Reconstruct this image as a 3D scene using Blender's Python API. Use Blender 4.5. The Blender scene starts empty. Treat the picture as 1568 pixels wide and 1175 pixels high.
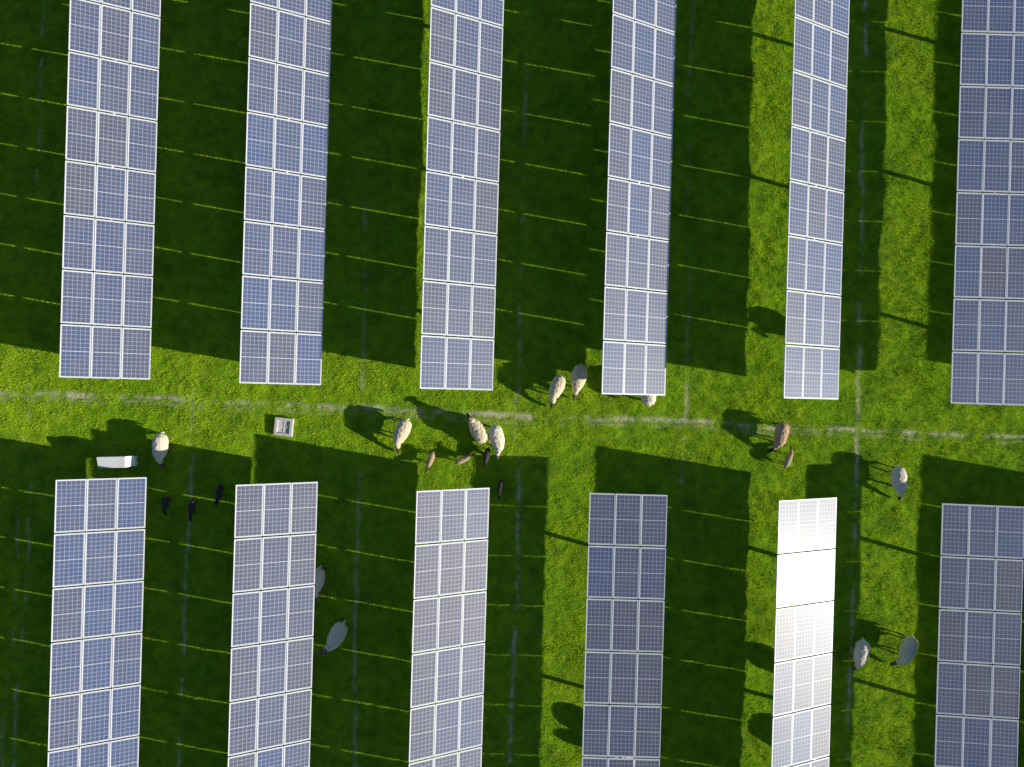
import bpy, bmesh, math, numpy as np
from mathutils import Vector, Matrix, noise as mnoise
rng = np.random.default_rng(7)
H = 28.3; F = 1046.0; CX = 784.0; CY = 587.5
def g(px, py, z=0.0):
    return ((px-CX)/F*(H-z), -(py-CY)/F*(H-z))
scene = bpy.context.scene
# ---------------------------------------------------------------- world / sun / camera
SUN_EL = 18.7; sx, sy = 0.962, -0.272
az = math.atan2(sx, sy)
w = bpy.data.worlds.new("World"); scene.world = w; w.use_nodes = True
nt = w.node_tree; bg = nt.nodes['Background']
sky = nt.nodes.new('ShaderNodeTexSky'); sky.sky_type = 'NISHITA'; sky.sun_disc = False
sky.sun_elevation = math.radians(SUN_EL); sky.sun_rotation = az; sky.ozone_density = 4.0; sky.dust_density = 0.6
nt.links.new(sky.outputs[0], bg.inputs[0]); bg.inputs[1].default_value = 0.085
sd = Vector((sx*math.cos(math.radians(SUN_EL)), sy*math.cos(math.radians(SUN_EL)), math.sin(math.radians(SUN_EL)))).normalized()
sl = bpy.data.lights.new("sun", 'SUN'); sl.energy = 5.0; sl.angle = math.radians(0.5); sl.color = (1.0, 0.95, 0.83)
so = bpy.data.objects.new("sun", sl); scene.collection.objects.link(so)
so.rotation_euler = sd.to_track_quat('Z', 'Y').to_euler(); so.location = (30, -8, 20)
cam = bpy.data.cameras.new("camera"); co = bpy.data.objects.new("camera", cam); scene.collection.objects.link(co)
co.location = (0, 0, H); cam.lens = 36*F/1568.0; cam.sensor_width = 36; cam.clip_end = 2000
scene.camera = co
scene.view_settings.view_transform = 'Standard'; scene.view_settings.look = 'None'; scene.view_settings.exposure = 0

# ---------------------------------------------------------------- helpers
def N(nt, t, **kw):
    n = nt.nodes.new(t)
    for k, v in kw.items(): setattr(n, k, v)
    return n
def mathn(nt, op, a, b=None, clamp=False):
    n = nt.nodes.new('ShaderNodeMath'); n.operation = op; n.use_clamp = clamp
    for i, v in enumerate((a, b)):
        if v is None: continue
        if isinstance(v, (int, float)): n.inputs[i].default_value = v
        else: nt.links.new(v, n.inputs[i])
    return n.outputs[0]
def mixc(nt, f, a, b, mode='MIX'):
    n = nt.nodes.new('ShaderNodeMix'); n.data_type = 'RGBA'; n.blend_type = mode
    for i, v in ((0, f), (6, a), (7, b)):
        if isinstance(v, (int, float)): n.inputs[i].default_value = v
        elif isinstance(v, tuple): n.inputs[i].default_value = (*v, 1)
        else: nt.links.new(v, n.inputs[i])
    return n.outputs[2]
def ramp(nt, f, p0, p1):
    n = nt.nodes.new('ShaderNodeMapRange'); n.inputs[1].default_value = p0; n.inputs[2].default_value = p1
    nt.links.new(f, n.inputs[0]); return n.outputs[0]
def noi(nt, vec, scale, detail=3, rough=0.55):
    n = nt.nodes.new('ShaderNodeTexNoise'); n.inputs['Scale'].default_value = scale
    n.inputs['Detail'].default_value = detail; n.inputs['Roughness'].default_value = rough
    nt.links.new(vec, n.inputs['Vector']); return n.outputs[0]
def newmat(name, col=(0.5,0.5,0.5), rough=0.6, metal=0.0):
    m = bpy.data.materials.new(name); m.use_nodes = True
    b = m.node_tree.nodes['Principled BSDF']
    b.inputs['Base Color'].default_value = (*col, 1); b.inputs['Roughness'].default_value = rough; b.inputs['Metallic'].default_value = metal
    return m, m.node_tree, b
_grids = [rng.random((64, 64)) for _ in range(14)]
def vnoise(x, y, s, k):
    G = _grids[k]; u = x*s+100.3; v = y*s+57.7
    iu = np.floor(u).astype(int); iv = np.floor(v).astype(int); fu = u-iu; fv = v-iv
    fu = fu*fu*(3-2*fu); fv = fv*fv*(3-2*fv)
    a = G[iu % 64, iv % 64]; b = G[(iu+1) % 64, iv % 64]; c = G[iu % 64, (iv+1) % 64]; d = G[(iu+1) % 64, (iv+1) % 64]
    return (a*(1-fu)+b*fu)*(1-fv)+(c*(1-fu)+d*fu)*fv
def hz(x, y):
    return 0.05*vnoise(x, y, 0.25, 0)+0.045*vnoise(x, y, 0.9, 1)+0.036*vnoise(x+.3*y, y, 2.6, 8)+0.02*vnoise(x-.4*y, y+.3*x, 5.5, 11)-0.08
# worn lines: (px0,py0,px1,py1,width m, strength)
LINES = [(-200,592,1800,680,0.10,.85),(-200,601,1800,689,0.06,.45),
         (48,740,18,1200,0.06,.8),(295,690,272,1200,0.07,.85),(556,690,538,1200,0.065,.8),(798,690,782,1200,0.08,1),
         (1313,690,1294,1200,0.07,.95),(1050,560,1044,740,0.07,.7),(300,545,292,690,0.06,.7),(45,590,40,690,.06,.6),
         (806,0,792,700,0.065,.6),(1325,0,1314,690,0.07,.9),(68,0,56,300,0.065,.7),(560,300,556,600,0.065,.5),
         (1060,0,1050,560,.06,.4),(30,760,2,1200,.05,.5)]
def wear(x, y):
    t = np.zeros_like(x)
    wob = 0.22*(vnoise(x, y, 0.35, 2)-0.5)+.12*(vnoise(x, y, 1.9, 9)-.5)
    n1 = vnoise(x, y, 1.1, 3)*0.5+vnoise(x, y, 4.7, 4)*0.5
    n2 = vnoise(x, y, 6.5, 10)
    for (a, b, c, d, wd, s) in LINES:
        x0, y0 = g(a, b); x1, y1 = g(c, d); L = math.hypot(x1-x0, y1-y0)
        ux, uy = (x1-x0)/L, (y1-y0)/L
        al = (x-x0)*ux+(y-y0)*uy; dd = (x-x0)*(-uy)+(y-y0)*ux + wob
        k = np.exp(-(dd/wd)**2)*s*((al > 0) & (al < L))
        t = np.maximum(t, k*np.clip((n1-0.36)*4, 0, 1)*(.4+.9*n2))
    for (a, b, ru, rv) in [(580,623,.8,.10),(755,632,.75,.09),(800,634,.4,.09),(975,642,.9,.11),(120,608,.6,.08),(1190,655,.7,.08),(1385,660,.6,.08),(500,620,.4,.06),(1290,657,.5,.06)]:
        x0, y0 = g(a, b)
        k = np.exp(-((x-x0)/ru)**2-((y-y0+wob*.6+(x-x0)*0.045)/rv)**2)
        t = np.maximum(t, np.clip(k*1.7*np.clip((n2*.6+n1*.6-.25)*1.7, 0, 1), 0, 1))
    return np.clip(t, 0, 1)

# ---------------------------------------------------------------- ground sheet
xs = np.concatenate([[-900,-500,-250,-120,-60,-40], np.arange(-27, 27.01, 0.075), [40,60,120,250,500,900]])
ys = np.concatenate([[-900,-500,-250,-120,-60,-35], np.arange(-21, 21.01, 0.075), [35,60,120,250,500,900]])
X, Y = np.meshgrid(xs, ys); x = X.ravel(); y = Y.ravel(); z = hz(x, y)
nx, ny = len(xs), len(ys)
me = bpy.data.meshes.new("ground")
i = np.arange(nx-1)[None, :]+nx*np.arange(ny-1)[:, None]; i = i.ravel()
quads = np.stack([i, i+1, i+1+nx, i+nx], 1)
def fill_mesh(me, verts, faces):
    k = faces.shape[1]; n = len(faces)
    me.vertices.add(len(verts)); me.vertices.foreach_set('co', verts.astype(np.float32).ravel())
    me.loops.add(n*k); me.loops.foreach_set('vertex_index', faces.astype(np.int32).ravel())
    me.polygons.add(n); me.polygons.foreach_set('loop_start', (np.arange(n)*k).astype(np.int32))
    me.update(calc_edges=True)
fill_mesh(me, np.stack([x, y, z], 1), quads)
at = me.attributes.new('wear', 'FLOAT', 'POINT'); at.data.foreach_set('value', wear(x, y).astype(np.float32))
me.polygons.foreach_set('use_smooth', np.ones(len(quads), bool))
ground = bpy.data.objects.new("ground", me); scene.collection.objects.link(ground)
m, t, b = newmat("ground_turf", rough=0.95)
geo = N(t, 'ShaderNodeNewGeometry'); P = geo.outputs['Position']
def patches(t, P):
    big = ramp(t, noi(t, P, 0.35, 4), 0.35, 0.65); mid = ramp(t, noi(t, P, 2.4, 4), 0.38, 0.68)
    moss = ramp(t, noi(t, P, 0.75, 5, .62), 0.47, 0.68)
    return big, mid, moss
big, mid, moss = patches(t, P); fine = ramp(t, noi(t, P, 22.0, 3, .7), 0.3, 0.7)
c = mixc(t, big, (0.26, 0.50, 0.013), (0.37, 0.55, 0.015))
c = mixc(t, mid, c, (0.16, 0.33, 0.011)); c = mixc(t, mathn(t, 'MULTIPLY', moss, .7), c, (0.10, 0.22, 0.012)); c = mixc(t, mathn(t, 'MULTIPLY', fine, 0.45), c, (0.08, 0.16, 0.010))
wa = N(t, 'ShaderNodeAttribute'); wa.attribute_name = 'wear'
straw = mixc(t, fine, (0.80, 0.72, 0.50), (0.48, 0.43, 0.25))
c = mixc(t, wa.outputs['Fac'], c, straw)
t.links.new(c, b.inputs['Base Color']); b.inputs['Specular IOR Level'].default_value = 0.05
bp = N(t, 'ShaderNodeBump'); bp.inputs['Strength'].default_value = 0.8; bp.inputs['Distance'].default_value = 0.05
t.links.new(noi(t, P, 9.0, 6, .7), bp.inputs['Height']); t.links.new(bp.outputs[0], b.inputs['Normal'])
me.materials.append(m)

# ---------------------------------------------------------------- grass blades (one mesh)
NB = 1150000
bx = rng.uniform(-26, 26, NB); by = rng.uniform(-20, 20, NB)
wr = wear(bx, by)
hn = vnoise(bx, by, 0.8, 5)*.3+vnoise(bx, by, 2.6, 6)*.35+vnoise(bx, by, 6.0, 7)*.35
keep = rng.random(NB) > np.clip(wr*1.4, 0, 0.96)
keep &= rng.random(NB) < (0.35+1.2*hn)
bx = bx[keep]; by = by[keep]; hn = hn[keep]; nb = len(bx)
L = rng.uniform(0.035, 0.085, nb)*(0.1+1.9*hn)
ang = math.pi+rng.normal(0, 0.9, nb); lean = np.radians(rng.uniform(20, 70, nb)); hw = rng.uniform(0.007, 0.014, nb)
ca, sa = np.cos(ang), np.sin(ang)
bz = hz(bx, by)-0.01
v0 = np.stack([bx-sa*hw, by+ca*hw, bz], 1); v1 = np.stack([bx+sa*hw, by-ca*hw, bz], 1)
v2 = np.stack([bx+ca*L*np.sin(lean), by+sa*L*np.sin(lean), bz+0.01+L*np.cos(lean)], 1)
V = np.empty((nb*3, 3)); V[0::3] = v0; V[1::3] = v1; V[2::3] = v2
gm = bpy.data.meshes.new("grass"); fill_mesh(gm, V, np.arange(nb*3).reshape(-1, 3))
ta = gm.attributes.new('tint', 'FLOAT', 'POINT'); ta.data.foreach_set('value', np.repeat(rng.random(nb), 3).astype(np.float32))
grass = bpy.data.objects.new("grass", gm); scene.collection.objects.link(grass)
m = bpy.data.materials.new("grass_blade"); m.use_nodes = True; t = m.node_tree; t.nodes.clear()
geo = N(t, 'ShaderNodeNewGeometry'); P = geo.outputs['Position']
big, mid, moss = patches(t, P)
tn = N(t, 'ShaderNodeAttribute'); tn.attribute_name = 'tint'
c = mixc(t, big, (0.37, 0.63, 0.013), (0.53, 0.70, 0.016)); c = mixc(t, mid, c, (0.25, 0.46, 0.013)); c = mixc(t, mathn(t, 'MULTIPLY', moss, .65), c, (0.13, 0.29, 0.014))
c = mixc(t, mathn(t, 'POWER', tn.outputs['Fac'], 3.0), c, (0.66, 0.71, 0.06))
d = N(t, 'ShaderNodeBsdfDiffuse'); tr = N(t, 'ShaderNodeBsdfTranslucent'); mx = N(t, 'ShaderNodeMixShader'); mx.inputs[0].default_value = 0.25
t.links.new(c, d.inputs[0]); t.links.new(c, tr.inputs[0]); t.links.new(d.outputs[0], mx.inputs[1]); t.links.new(tr.outputs[0], mx.inputs[2])
o = N(t, 'ShaderNodeOutputMaterial'); t.links.new(mx.outputs[0], o.inputs[0]); gm.materials.append(m)

# ---------------------------------------------------------------- solar materials
frame_m, _, _ = newmat("aluminium_frame", (0.80, 0.81, 0.85), 0.4, 0.0)
back_m, _, _ = newmat("panel_backsheet", (0.6, 0.6, 0.6), 0.6)
steel_m, t, b = newmat("galvanised_steel", (0.42, 0.43, 0.44), 0.45, 0.6)
tc = N(t, 'ShaderNodeTexCoord'); t.links.new(mixc(t, noi(t, tc.outputs['Object'], 14, 3), (0.32,0.33,0.34), (0.5,0.5,0.52)), b.inputs['Base Color'])
glass_m, t, b = newmat("solar_cell_glass", rough=0.46)
uv = N(t, 'ShaderNodeUVMap'); uv.uv_map = 'UVMap'; sp = N(t, 'ShaderNodeSeparateXYZ'); t.links.new(uv.outputs[0], sp.inputs[0])
U, Vv = sp.outputs[0], sp.outputs[1]
at = N(t, 'ShaderNodeAttribute'); at.attribute_name = 'rnd'; R = at.outputs['Fac']
def tri_line(t, coord, n, wdt):   # 1 on the lines between n cells
    f = mathn(t, 'FRACT', mathn(t, 'MULTIPLY', coord, float(n)))
    dd = mathn(t, 'ABSOLUTE', mathn(t, 'SUBTRACT', f, 0.5))
    return mathn(t, 'GREATER_THAN', dd, 0.5-wdt)
u2 = mathn(t, 'DIVIDE', mathn(t, 'SUBTRACT', U, 0.018), 0.964)
v2_ = mathn(t, 'DIVIDE', mathn(t, 'SUBTRACT', Vv, 0.013), 0.974)
lu = tri_line(t, u2, 6, 0.045); lv = tri_line(t, v2_, 12, 0.045)
lines = mathn(t, 'MAXIMUM', lu, lv)
bus = tri_line(t, u2, 24, 0.10)
midl = mathn(t, 'LESS_THAN', mathn(t, 'ABSOLUTE', mathn(t, 'SUBTRACT', Vv, 0.5)), 0.006)
eu = mathn(t, 'GREATER_THAN', mathn(t, 'ABSOLUTE', mathn(t, 'SUBTRACT', U, 0.5)), 0.482)
ev = mathn(t, 'GREATER_THAN', mathn(t, 'ABSOLUTE', mathn(t, 'SUBTRACT', Vv, 0.5)), 0.487)
edge = mathn(t, 'MAXIMUM', mathn(t, 'MAXIMUM', eu, ev), midl)
cellid = N(t, 'ShaderNodeTexWhiteNoise'); cellid.noise_dimensions = '3D'
cmb = N(t, 'ShaderNodeCombineXYZ'); t.links.new(mathn(t, 'FLOOR', mathn(t, 'MULTIPLY', u2, 6.0)), cmb.inputs[0]); t.links.new(mathn(t, 'FLOOR', mathn(t, 'MULTIPLY', v2_, 12.0)), cmb.inputs[1]); t.links.new(R, cmb.inputs[2])
t.links.new(cmb.outputs[0], cellid.inputs['Vector'])
cell = mixc(t, R, (0.098, 0.100, 0.148), (0.060, 0.105, 0.240))
cell = mixc(t, mathn(t, 'MULTIPLY', cellid.outputs['Value'], 0.3), cell, (0.12, 0.14, 0.24))
geo = N(t, 'ShaderNodeNewGeometry')
dust = ramp(t, noi(t, geo.outputs['Position'], 1.3, 5, .65), 0.4, 0.75)
c = mixc(t, mathn(t, 'MULTIPLY', bus, 0.3), cell, (0.38, 0.40, 0.50))
c = mixc(t, mathn(t, 'MULTIPLY', lines, 0.85), c, (0.50, 0.52, 0.62))
c = mixc(t, edge, c, (0.70, 0.71, 0.76))
c = mixc(t, mathn(t, 'MULTIPLY', dust, 0.12), c, (0.4, 0.39, 0.37))
t.links.new(c, b.inputs['Base Color']); b.inputs['Coat Weight'].default_value = 0.022; b.inputs['Coat Roughness'].default_value = 0.17; b.inputs['Coat IOR'].default_value = 1.4

# ---------------------------------------------------------------- solar tables
MW, ML, GX, PITCH, TH = 1.0, 2.012, 0.02, 2.065, 0.032
WID = 3*MW+2*GX; ZC0 = 1.74
def box(bm, x0, x1, y0, y1, z0, z1, mi):
    vs = [bm.verts.new(p) for p in ((x0,y0,z0),(x1,y0,z0),(x1,y1,z0),(x0,y1,z0),(x0,y0,z1),(x1,y0,z1),(x1,y1,z1),(x0,y1,z1))]
    for f in ((0,3,2,1),(4,5,6,7),(0,1,5,4),(1,2,6,5),(2,3,7,6),(3,0,4,7)):
        fc = bm.faces.new([vs[i] for i in f]); fc.material_index = mi
    return vs
def cyl(bm, p0, p1, r, n, mi):
    p0, p1 = Vector(p0), Vector(p1); q = (p1-p0).to_track_quat('Z', 'Y')
    a = [bm.verts.new(p0+q@Vector((r*math.cos(k*2*math.pi/n), r*math.sin(k*2*math.pi/n), 0))) for k in range(n)]
    c = [bm.verts.new(p1+q@Vector((r*math.cos(k*2*math.pi/n), r*math.sin(k*2*math.pi/n), 0))) for k in range(n)]
    for k in range(n):
        f = bm.faces.new((a[k], a[(k+1)%n], c[(k+1)%n], c[k])); f.material_index = mi; f.smooth = True
    for ring, in ((a[::-1],), (c,)):
        f = bm.faces.new(ring); f.material_index = mi
def make_table(cx, cy, sgn, rows, tilt, rot=-1.65, tint=0.5, ZC=ZC0):
    """cx,cy: centre of end edge; sgn +1 extends +y ; tilt>0 lowers the +x edge"""
    root = bpy.data.objects.new("solar_panel_table", None); scene.collection.objects.link(root)
    root.location = (cx, cy, 0); root.rotation_euler = (0, 0, math.radians(rot))
    bm = bmesh.new(); uvl = bm.loops.layers.uv.new('UVMap'); rl = bm.faces.layers.float.new('rnd')
    for r in range(rows):
        y0 = sgn*r*PITCH + (0 if sgn > 0 else -ML); y1 = y0+ML
        rj = rng.normal(0, .12)
        for k in range(3):
            x0 = -WID/2+k*(MW+GX); x1 = x0+MW
            jz = rng.normal(0, 0.002); fr = 0.026
            o = [bm.verts.new(p) for p in ((x0,y0,jz),(x1,y0,jz),(x1,y1,jz),(x0,y1,jz))]
            tp = [bm.verts.new(p) for p in ((x0,y0,jz+TH),(x1,y0,jz+TH),(x1,y1,jz+TH),(x0,y1,jz+TH))]
            inn = [bm.verts.new(p) for p in ((x0+fr,y0+fr,jz+TH),(x1-fr,y0+fr,jz+TH),(x1-fr,y1-fr,jz+TH),(x0+fr,y1-fr,jz+TH))]
            a1, a2 = rng.normal(0, .003, 2)   # small mounting errors
            gl = [bm.verts.new((v.co.x, v.co.y, jz+TH-0.006+(a1 if i in (0,1) else -a1)*.8+(a2 if i in (1,2) else -a2)*.5)) for i, v in enumerate(inn)]
            f = bm.faces.new(o[::-1]); f.material_index = 2
            for i in range(4):
                j = (i+1) % 4
                bm.faces.new((o[i], o[j], tp[j], tp[i])); bm.faces.new((tp[i], tp[j], inn[j], inn[i])); bm.faces.new((inn[i], inn[j], gl[j], gl[i]))
            f = bm.faces.new(gl); f.material_index = 1
            f[rl] = float(np.clip(rng.normal(tint, 0.28)+rj, 0, 1))
            for lp, q in zip(f.loops, ((0,0),(1,0),(1,1),(0,1))): lp[uvl].uv = q
    me = bpy.data.meshes.new("modules"); bm.to_mesh(me); bm.free()
    for mm in (frame_m, glass_m, back_m): me.materials.append(mm)
    ob = bpy.data.objects.new("modules", me); scene.collection.objects.link(ob); ob.parent = root
    tl = math.radians(tilt); ob.location = (0, 0, ZC); ob.rotation_euler = (0, tl, 0)
    bm = bmesh.new(); Lt = rows*PITCH
    cyl(bm, (0, sgn*0.03, -0.115), (0, sgn*(Lt-0.05), -0.115), 0.07, 10, 0)
    for r in range(rows):
        for q in (.42, ML-.42):
            yy = sgn*(r*PITCH+q)
            box(bm, -0.9, 0.9, yy-0.025, yy+0.025, -0.044, -0.008, 0)
    me = bpy.data.meshes.new("torque_tube"); bm.to_mesh(me); bm.free(); me.materials.append(steel_m)
    o2 = bpy.data.objects.new("torque_tube", me); scene.collection.objects.link(o2); o2.parent = root; o2.location = (0, 0, ZC); o2.rotation_euler = (0, tl, 0)
    bm = bmesh.new(); yy = 2.75
    px_ = -0.115*math.sin(tl)
    while yy < Lt:
        q = sgn*yy
        box(bm, px_-0.05, px_+0.05, q-0.075, q-0.065, -0.2, ZC-0.17, 0)
        box(bm, px_-0.05, px_+0.05, q+0.065, q+0.075, -0.2, ZC-0.17, 0)
        box(bm, px_-0.005, px_+0.005, q-0.065, q+0.065, -0.2, ZC-0.17, 0)
        box(bm, px_-0.1, px_+0.1, q-0.06, q+0.06, ZC-0.21, ZC-0.172, 0)
        yy += 5.9
    me = bpy.data.meshes.new("posts"); bm.to_mesh(me); bm.free(); me.materials.append(steel_m)
    o3 = bpy.data.objects.new("posts", me); scene.collection.objects.link(o3); o3.parent = root
def from_edge(side, px, py, tilt, ZC):
    zr = ZC-side*WID/2*math.sin(math.radians(tilt))+TH
    X, Yv = g(px, py, zr); a = math.radians(-1.65); h = side*WID/2*math.cos(math.radians(tilt))
    return X-h*math.cos(a), Yv-h*math.sin(a)
TAB = [(1,229,581.5,27,1,.4,1.74),(1,491,590,27,1,.6,1.74),(1,754,598,27,1,.5,1.84),(1,1018,606,27,1,.45,1.74),(1,1283,612,27,1,.6,1.85),(-1,1456,618,0,1,.8,1.74),
       (1,224,731,26,-1,.75,1.74),(1,486,738,27,-1,.12,1.74),(1,749,747,27,-1,.08,1.74),(-1,903,755,0,-1,.15,1.60),(1,1281,762,24,-1,.3,1.70),(-1,1443,771,-5,-1,.4,1.74)]
cs = []
for (side, px, py, tl_, sg, ti, zc) in TAB:
    c_ = from_edge(side, px, py, tl_, zc); cs.append(c_)
    make_table(c_[0], c_[1], sg, 13 if sg > 0 else 12, tl_, tint=ti, ZC=zc)
for k in (1, 2):
    make_table(cs[0][0]-6.88*k, cs[0][1]+.2*k, 1, 13, 27); make_table(cs[6][0]-6.95*k, cs[6][1]+.2*k, -1, 12, 27)
    make_table(cs[5][0]+6.9*k, cs[5][1]-.2*k, 1, 13, 27); make_table(cs[11][0]+6.95*k, cs[11][1]-.2*k, -1, 12, 27)

# ---------------------------------------------------------------- sheep
def tube(bm, pts, n=14):
    """pts: (x,y,z,r_side,r_up)"""
    rings = []; P = [Vector(p[:3]) for p in pts]
    for i, p in enumerate(pts):
        d = (P[min(i+1, len(P)-1)]-P[max(i-1, 0)]).normalized()
        s = Vector((0, 1, 0)) if abs(d.y) < 0.9 else Vector((1, 0, 0))
        u = d.cross(s).normalized(); s = u.cross(d).normalized()
        rings.append([bm.verts.new(P[i]+s*p[3]*math.cos(a)+u*p[4]*math.sin(a)) for a in [2*math.pi*k/n for k in range(n)]])
    for a, b in zip(rings, rings[1:]):
        for k in range(n): bm.faces.new((a[k], a[(k+1)%n], b[(k+1)%n], b[k]))
    bm.faces.new(rings[0][::-1]); bm.faces.new(rings[-1])
def segdist(p, a, b):
    ab = b-a; t = max(0, min(1, (p-a).dot(ab)/ab.length_squared)); return (p-a-ab*t).length
def sheep_mesh(name, pose, lamb=False, seed=0):
    bm = bmesh.new(); k = 0.72 if lamb else 1.0; turn = [0, .12, -.14, .05][seed % 4]
    tr = [(-.55,.60,.09,.09),(-.5,.61,.19,.17),(-.4,.62,.265,.235),(-.2,.62,.295,.265),(0,.60,.30,.275),(.2,.60,.265,.265),(.35,.61,.215,.235),(.46,.62,.15,.19),(.53,.62,.09,.12)]
    tube(bm, [(a, 0, z, r*k, s*k) for a, z, r, s in tr], 20)
    if pose == 'graze':
        nk = [(.34,0,.64,.16,.19),(.5,turn*.4,.58,.115,.14),(.63,turn*.9,.48,.085,.10),(.70,turn*1.1,.40,.075,.085)]
        hd = [(.70,turn*1.1,.42,.07,.07),(.77,turn*1.2,.34,.075,.082),(.85,turn*1.3,.22,.058,.066),(.89,turn*1.35,.13,.045,.05),(.90,turn*1.35,.08,.03,.035)]
    else:
        nk = [(.32,0,.64,.16,.19),(.46,turn*.3,.72,.115,.135),(.57,turn*.7,.83,.09,.10),(.61,turn*.9,.88,.08,.085)]
        hd = [(.58,turn*.8,.90,.07,.075),(.66,turn*1.1,.90,.08,.085),(.76,turn*1.5,.85,.062,.07),(.85,turn*1.9,.80,.046,.052),(.88,turn*2.0,.78,.03,.035)]
    tube(bm, nk); tube(bm, hd)
    e0 = Vector(hd[1][:3]); 
    for s in (-1, 1):
        tube(bm, [(e0.x-.01, e0.y+s*.05, e0.z+.03, .03,.02),(e0.x-.02, e0.y+s*.11, e0.z+.035, .018,.034),(e0.x-.03, e0.y+s*.165, e0.z+.02, .014,.024),(e0.x-.035, e0.y+s*.19, e0.z+.01, .010,.012)], 8)
        ph = .05*s*(1 if seed % 2 else -1)
        tube(bm, [(.3,s*.13*k,.56,.10*k,.12*k),(.29+ph*.5,s*.135*k,.42,.062,.07),(.31+ph,s*.135*k,.29,.038,.042),(.30+ph*1.3,s*.135*k,.18,.027,.029),(.30+ph*1.5,s*.135*k,.075,.028,.03),(.32+ph*1.5,s*.135*k,.035,.036,.042),(.33+ph*1.5,s*.135*k,0,.04,.048)], 10)
        tube(bm, [(-.33,s*.13*k,.60,.14*k,.17*k),(-.27-ph*.5,s*.15*k,.46,.09,.11),(-.34-ph,s*.145*k,.36,.05,.06),(-.42-ph*1.2,s*.14*k,.28,.034,.04),(-.40-ph*1.3,s*.14*k,.17,.027,.03),(-.39-ph*1.4,s*.14*k,.075,.028,.03),(-.37-ph*1.4,s*.14*k,.035,.036,.042),(-.36-ph*1.4,s*.14*k,0,.04,.048)], 10)
    tube(bm, [(-.50,0,.68,.05,.05),(-.57,0,.62,.045,.045),(-.60,0,.5,.035,.035),(-.60,0,.4,.022,.022)], 8)
    bmesh.ops.recalc_face_normals(bm, faces=bm.faces)
    me = bpy.data.meshes.new(name+"_tmp"); bm.to_mesh(me); bm.free()
    ob = bpy.data.objects.new("tmp", me); scene.collection.objects.link(ob)
    rm = ob.modifiers.new("r", 'REMESH'); rm.mode = 'VOXEL'; rm.voxel_size = 0.017
    sm = ob.modifiers.new("s", 'SMOOTH'); sm.factor = 0.5; sm.iterations = 2
    dg = bpy.context.evaluated_depsgraph_get(); out = bpy.data.meshes.new_from_object(ob.evaluated_get(dg))
    bpy.data.objects.remove(ob); bpy.data.meshes.remove(me)
    H_ = [Vector(p[:3]) for p in hd]; n = len(out.vertices)
    skin = np.zeros(n, np.float32); newco = np.empty((n, 3), np.float32)
    for v in out.vertices:
        p = v.co; dh = min(segdist(p, a, b) for a, b in zip(H_[:-1], H_[1:]))
        ears = abs(p.y-e0.y) > .075 and p.x > .52 and abs(p.z-e0.z) < .09
        s = 1.0 if ((dh < .10 and (p-H_[0]).length > .05) or ears or p.z < (.40 if not lamb else .42) and p.x < .55) else 0.0
        skin[v.index] = s; q = p.copy()
        if s < .5:
            a = .02 if not lamb else .007
            q = q + v.normal*(a*(mnoise.noise(p*11+Vector((seed*7,0,0)))+.6*mnoise.noise(p*26))+.014)
        newco[v.index] = q
    out.vertices.foreach_set('co', newco.ravel())
    A = out.attributes.new('skin', 'FLOAT', 'POINT'); A.data.foreach_set('value', skin)
    out.polygons.foreach_set('use_smooth', np.ones(len(out.polygons), bool)); out.name = name; out.update()
    return out
def sheep_mat(name, fl, fl2, face):
    m, t, b = newmat(name, rough=0.95); b.inputs['Specular IOR Level'].default_value = 0.15
    tc = N(t, 'ShaderNodeTexCoord'); n1 = ramp(t, noi(t, tc.outputs['Object'], 6, 4), .35, .65); n2 = noi(t, tc.outputs['Object'], 45, 3, .7)
    c = mixc(t, n1, fl, fl2); c = mixc(t, mathn(t, 'MULTIPLY', n2, .25), c, tuple(v*.6 for v in fl2))
    a = N(t, 'ShaderNodeAttribute'); a.attribute_name = 'skin'; c = mixc(t, a.outputs['Fac'], c, face)
    t.links.new(c, b.inputs['Base Color'])
    bp = N(t, 'ShaderNodeBump'); bp.inputs['Strength'].default_value = .5; bp.inputs['Distance'].default_value = .015
    t.links.new(n2, bp.inputs['Height']); t.links.new(bp.outputs[0], b.inputs['Normal'])
    return m
cream = sheep_mat("fleece_cream", (.90,.77,.53), (.82,.65,.42), (.12,.085,.06))
white = sheep_mat("fleece_white", (.90,.82,.64), (.84,.73,.53), (.15,.11,.08))
tan = sheep_mat("fleece_tan", (.66,.47,.29), (.52,.35,.21), (.03,.022,.02))
darkm = sheep_mat("fleece_dark", (.09,.075,.065), (.06,.05,.05), (.03,.025,.025))
lambm = sheep_mat("fleece_lamb", (.60,.44,.28), (.46,.33,.21), (.10,.07,.05))
protos = {}
def put(kind, px, py, hx, hy, mat, scale=1.0, pose='graze', seed=0, z=.5):
    key = (kind, pose, seed, mat.name)
    if key not in protos:
        me = sheep_mesh(kind, pose, kind == 'lamb', seed); me.materials.clear(); me.materials.append(mat); protos[key] = me
    ob = bpy.data.objects.new(kind, protos[key]); scene.collection.objects.link(ob)
    zz = z*scale; X, Yv = g(px, py, zz); a = math.atan2(-hy, hx)
    X -= .1*scale*math.cos(a); Yv -= .1*scale*math.sin(a)
    ob.location = (X, Yv, float(hz(np.array([X]), np.array([Yv]))[0])); ob.rotation_euler = (0, 0, a); ob.scale = (scale,)*3
S = .97
put('sheep',247,688,-4,40,white,S,'graze',0); put('sheep',614,665,-17,36,cream,S,'graze',1); put('sheep',730,656,-18,-30,cream,S,'stand',0)
put('sheep',762,675,8,36,white,S,'graze',2); put('sheep',851,597,-13,30,cream,S*.95,'graze',1); put('sheep',885,583,-7,34,cream,S,'graze',0)
put('sheep',991,597,-3,-30,white,S,'graze',0); put('sheep',1194,669,-7,32,tan,S*.92,'graze',2); put('sheep',1375,739,3,34,white,S,'graze',1)
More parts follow.
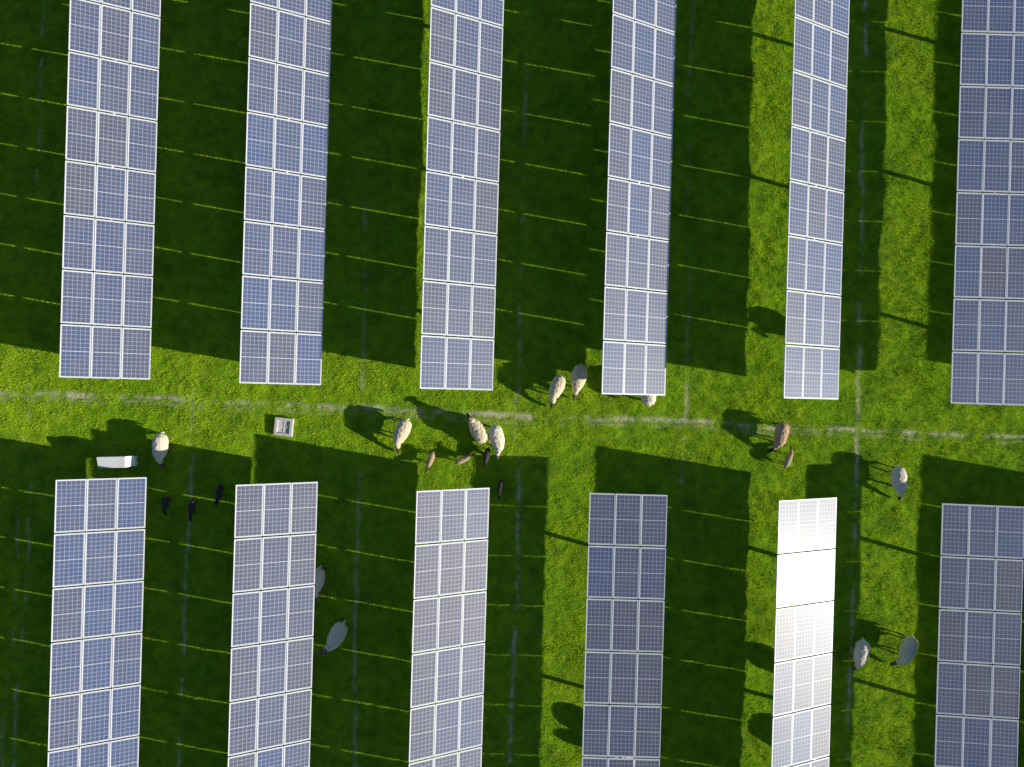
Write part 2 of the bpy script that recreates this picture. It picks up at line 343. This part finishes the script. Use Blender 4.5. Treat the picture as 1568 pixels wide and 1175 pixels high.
put('sheep',1316,1002,-6,30,white,S*.95,'graze',0); put('sheep',1387,998,-12,34,white,S,'graze',2); put('sheep',514,977,-22,40,white,S*1.1,'stand',2)
put('sheep',485,893,-8,36,white,S,'graze',1); put('sheep',940,1128,10,30,cream,S,'graze',0); put('sheep',955,1160,30,10,cream,S,'graze',1)
put('sheep',1240,1035,10,30,cream,S,'graze',1); put('sheep',1250,512,10,25,cream,S,'stand',0); put('sheep',1245,1145,-10,30,cream,S,'graze',0)
l = .56
put('lamb',659,706,-6,18,lambm,l,'stand',0); put('lamb',711,703,18,-9,lambm,l,'stand',1); put('lamb',745,700,-4,20,darkm,l,'stand',0)
put('lamb',766,749,-3,18,darkm,l,'graze',0); put('lamb',1207,701,8,-20,lambm,l*1.05,'graze',0)
put('lamb',253,774,-2,18,darkm,l,'graze',0); put('lamb',294,780,-3,20,darkm,l*1.05,'stand',1); put('lamb',336,757,-3,20,darkm,l*1.05,'stand',0)

# ---------------------------------------------------------------- feed trough and manhole
def obj_from(bm, name, mats, loc, rz=0, parent=None):
    me = bpy.data.meshes.new(name); bm.to_mesh(me); bm.free()
    for mm in mats: me.materials.append(mm)
    ob = bpy.data.objects.new(name, me); scene.collection.objects.link(ob); ob.location = loc; ob.rotation_euler = (0, 0, math.radians(rz))
    if parent: ob.parent = parent
    return ob
wp, t, b = newmat("white_plastic", (.8,.8,.79), .45)
tc = N(t, 'ShaderNodeTexCoord'); t.links.new(mixc(t, ramp(t, noi(t, tc.outputs['Object'], 3, 4), .5, .8), (.92,.92,.92), (.80,.79,.76)), b.inputs['Base Color'])
x0, y0 = g(176, 708, .85)
bm = bmesh.new()
# box body with a lid that slopes to the front and a chamfered right-hand end
vb = [(-.66,-.19,.35),(.62,-.19,.35),(.62,.19,.35),(-.66,.19,.35),
      (-.68,-.23,.86),(.40,-.23,.84),(.68,-.18,.62),(.68,.23,.66),(.46,.23,.94),(-.68,.23,.96)]
vs = [bm.verts.new(p) for p in vb]
for f in ((0,3,2,1),(0,1,6,5,4),(1,2,7,6),(2,3,9,8,7),(3,0,4,9),(4,5,8,9),(5,6,7,8)): bm.faces.new([vs[i] for i in f])
bmesh.ops.recalc_face_normals(bm, faces=bm.faces)
bmesh.ops.bevel(bm, geom=list(bm.edges), offset=.010, segments=2, affect='EDGES')
for sxx in (-.52, .48):
    for syy in (-.12, .12): box(bm, sxx-.025, sxx+.025, syy-.025, syy+.025, -.05, .36, 0)
obj_from(bm, "feed_trough", [wp], (x0, y0, 0), 1)
conc, t, b = newmat("concrete", (.45,.42,.38), .9)
tc = N(t, 'ShaderNodeTexCoord'); t.links.new(mixc(t, ramp(t, noi(t, tc.outputs['Object'], 9, 6), .3, .7), (.8,.76,.7), (.6,.55,.48)), b.inputs['Base Color'])
lid, t, b = newmat("weathered_lid", (.6,.57,.5), .7)
tc = N(t, 'ShaderNodeTexCoord'); t.links.new(mixc(t, ramp(t, noi(t, tc.outputs['Object'], 6, 6), .4, .65), (.85,.83,.8), (.62,.52,.48)), b.inputs['Base Color'])
x0, y0 = g(434, 654, .12)
bm = bmesh.new(); a, c_ = .37, .26
for (p, q, r_, s_) in ((-a,a,c_,a),(-a,a,-a,-c_),(-a,-c_,-c_,c_),(c_,a,-c_,c_)): box(bm, p, q, r_, s_, -.1, .14, 0)
box(bm, -c_, c_, -c_, c_, -.1, .085, 1)
for q in (-.14, .14): box(bm, q-.05, q+.05, -.015, .015, .086, .11, 1)
box(bm, -.012, .012, -c_+.01, c_-.01, .086, .098, 0)
obj_from(bm, "manhole_cover", [conc, lid], (x0, y0, 0), -6)
print("blades", nb)
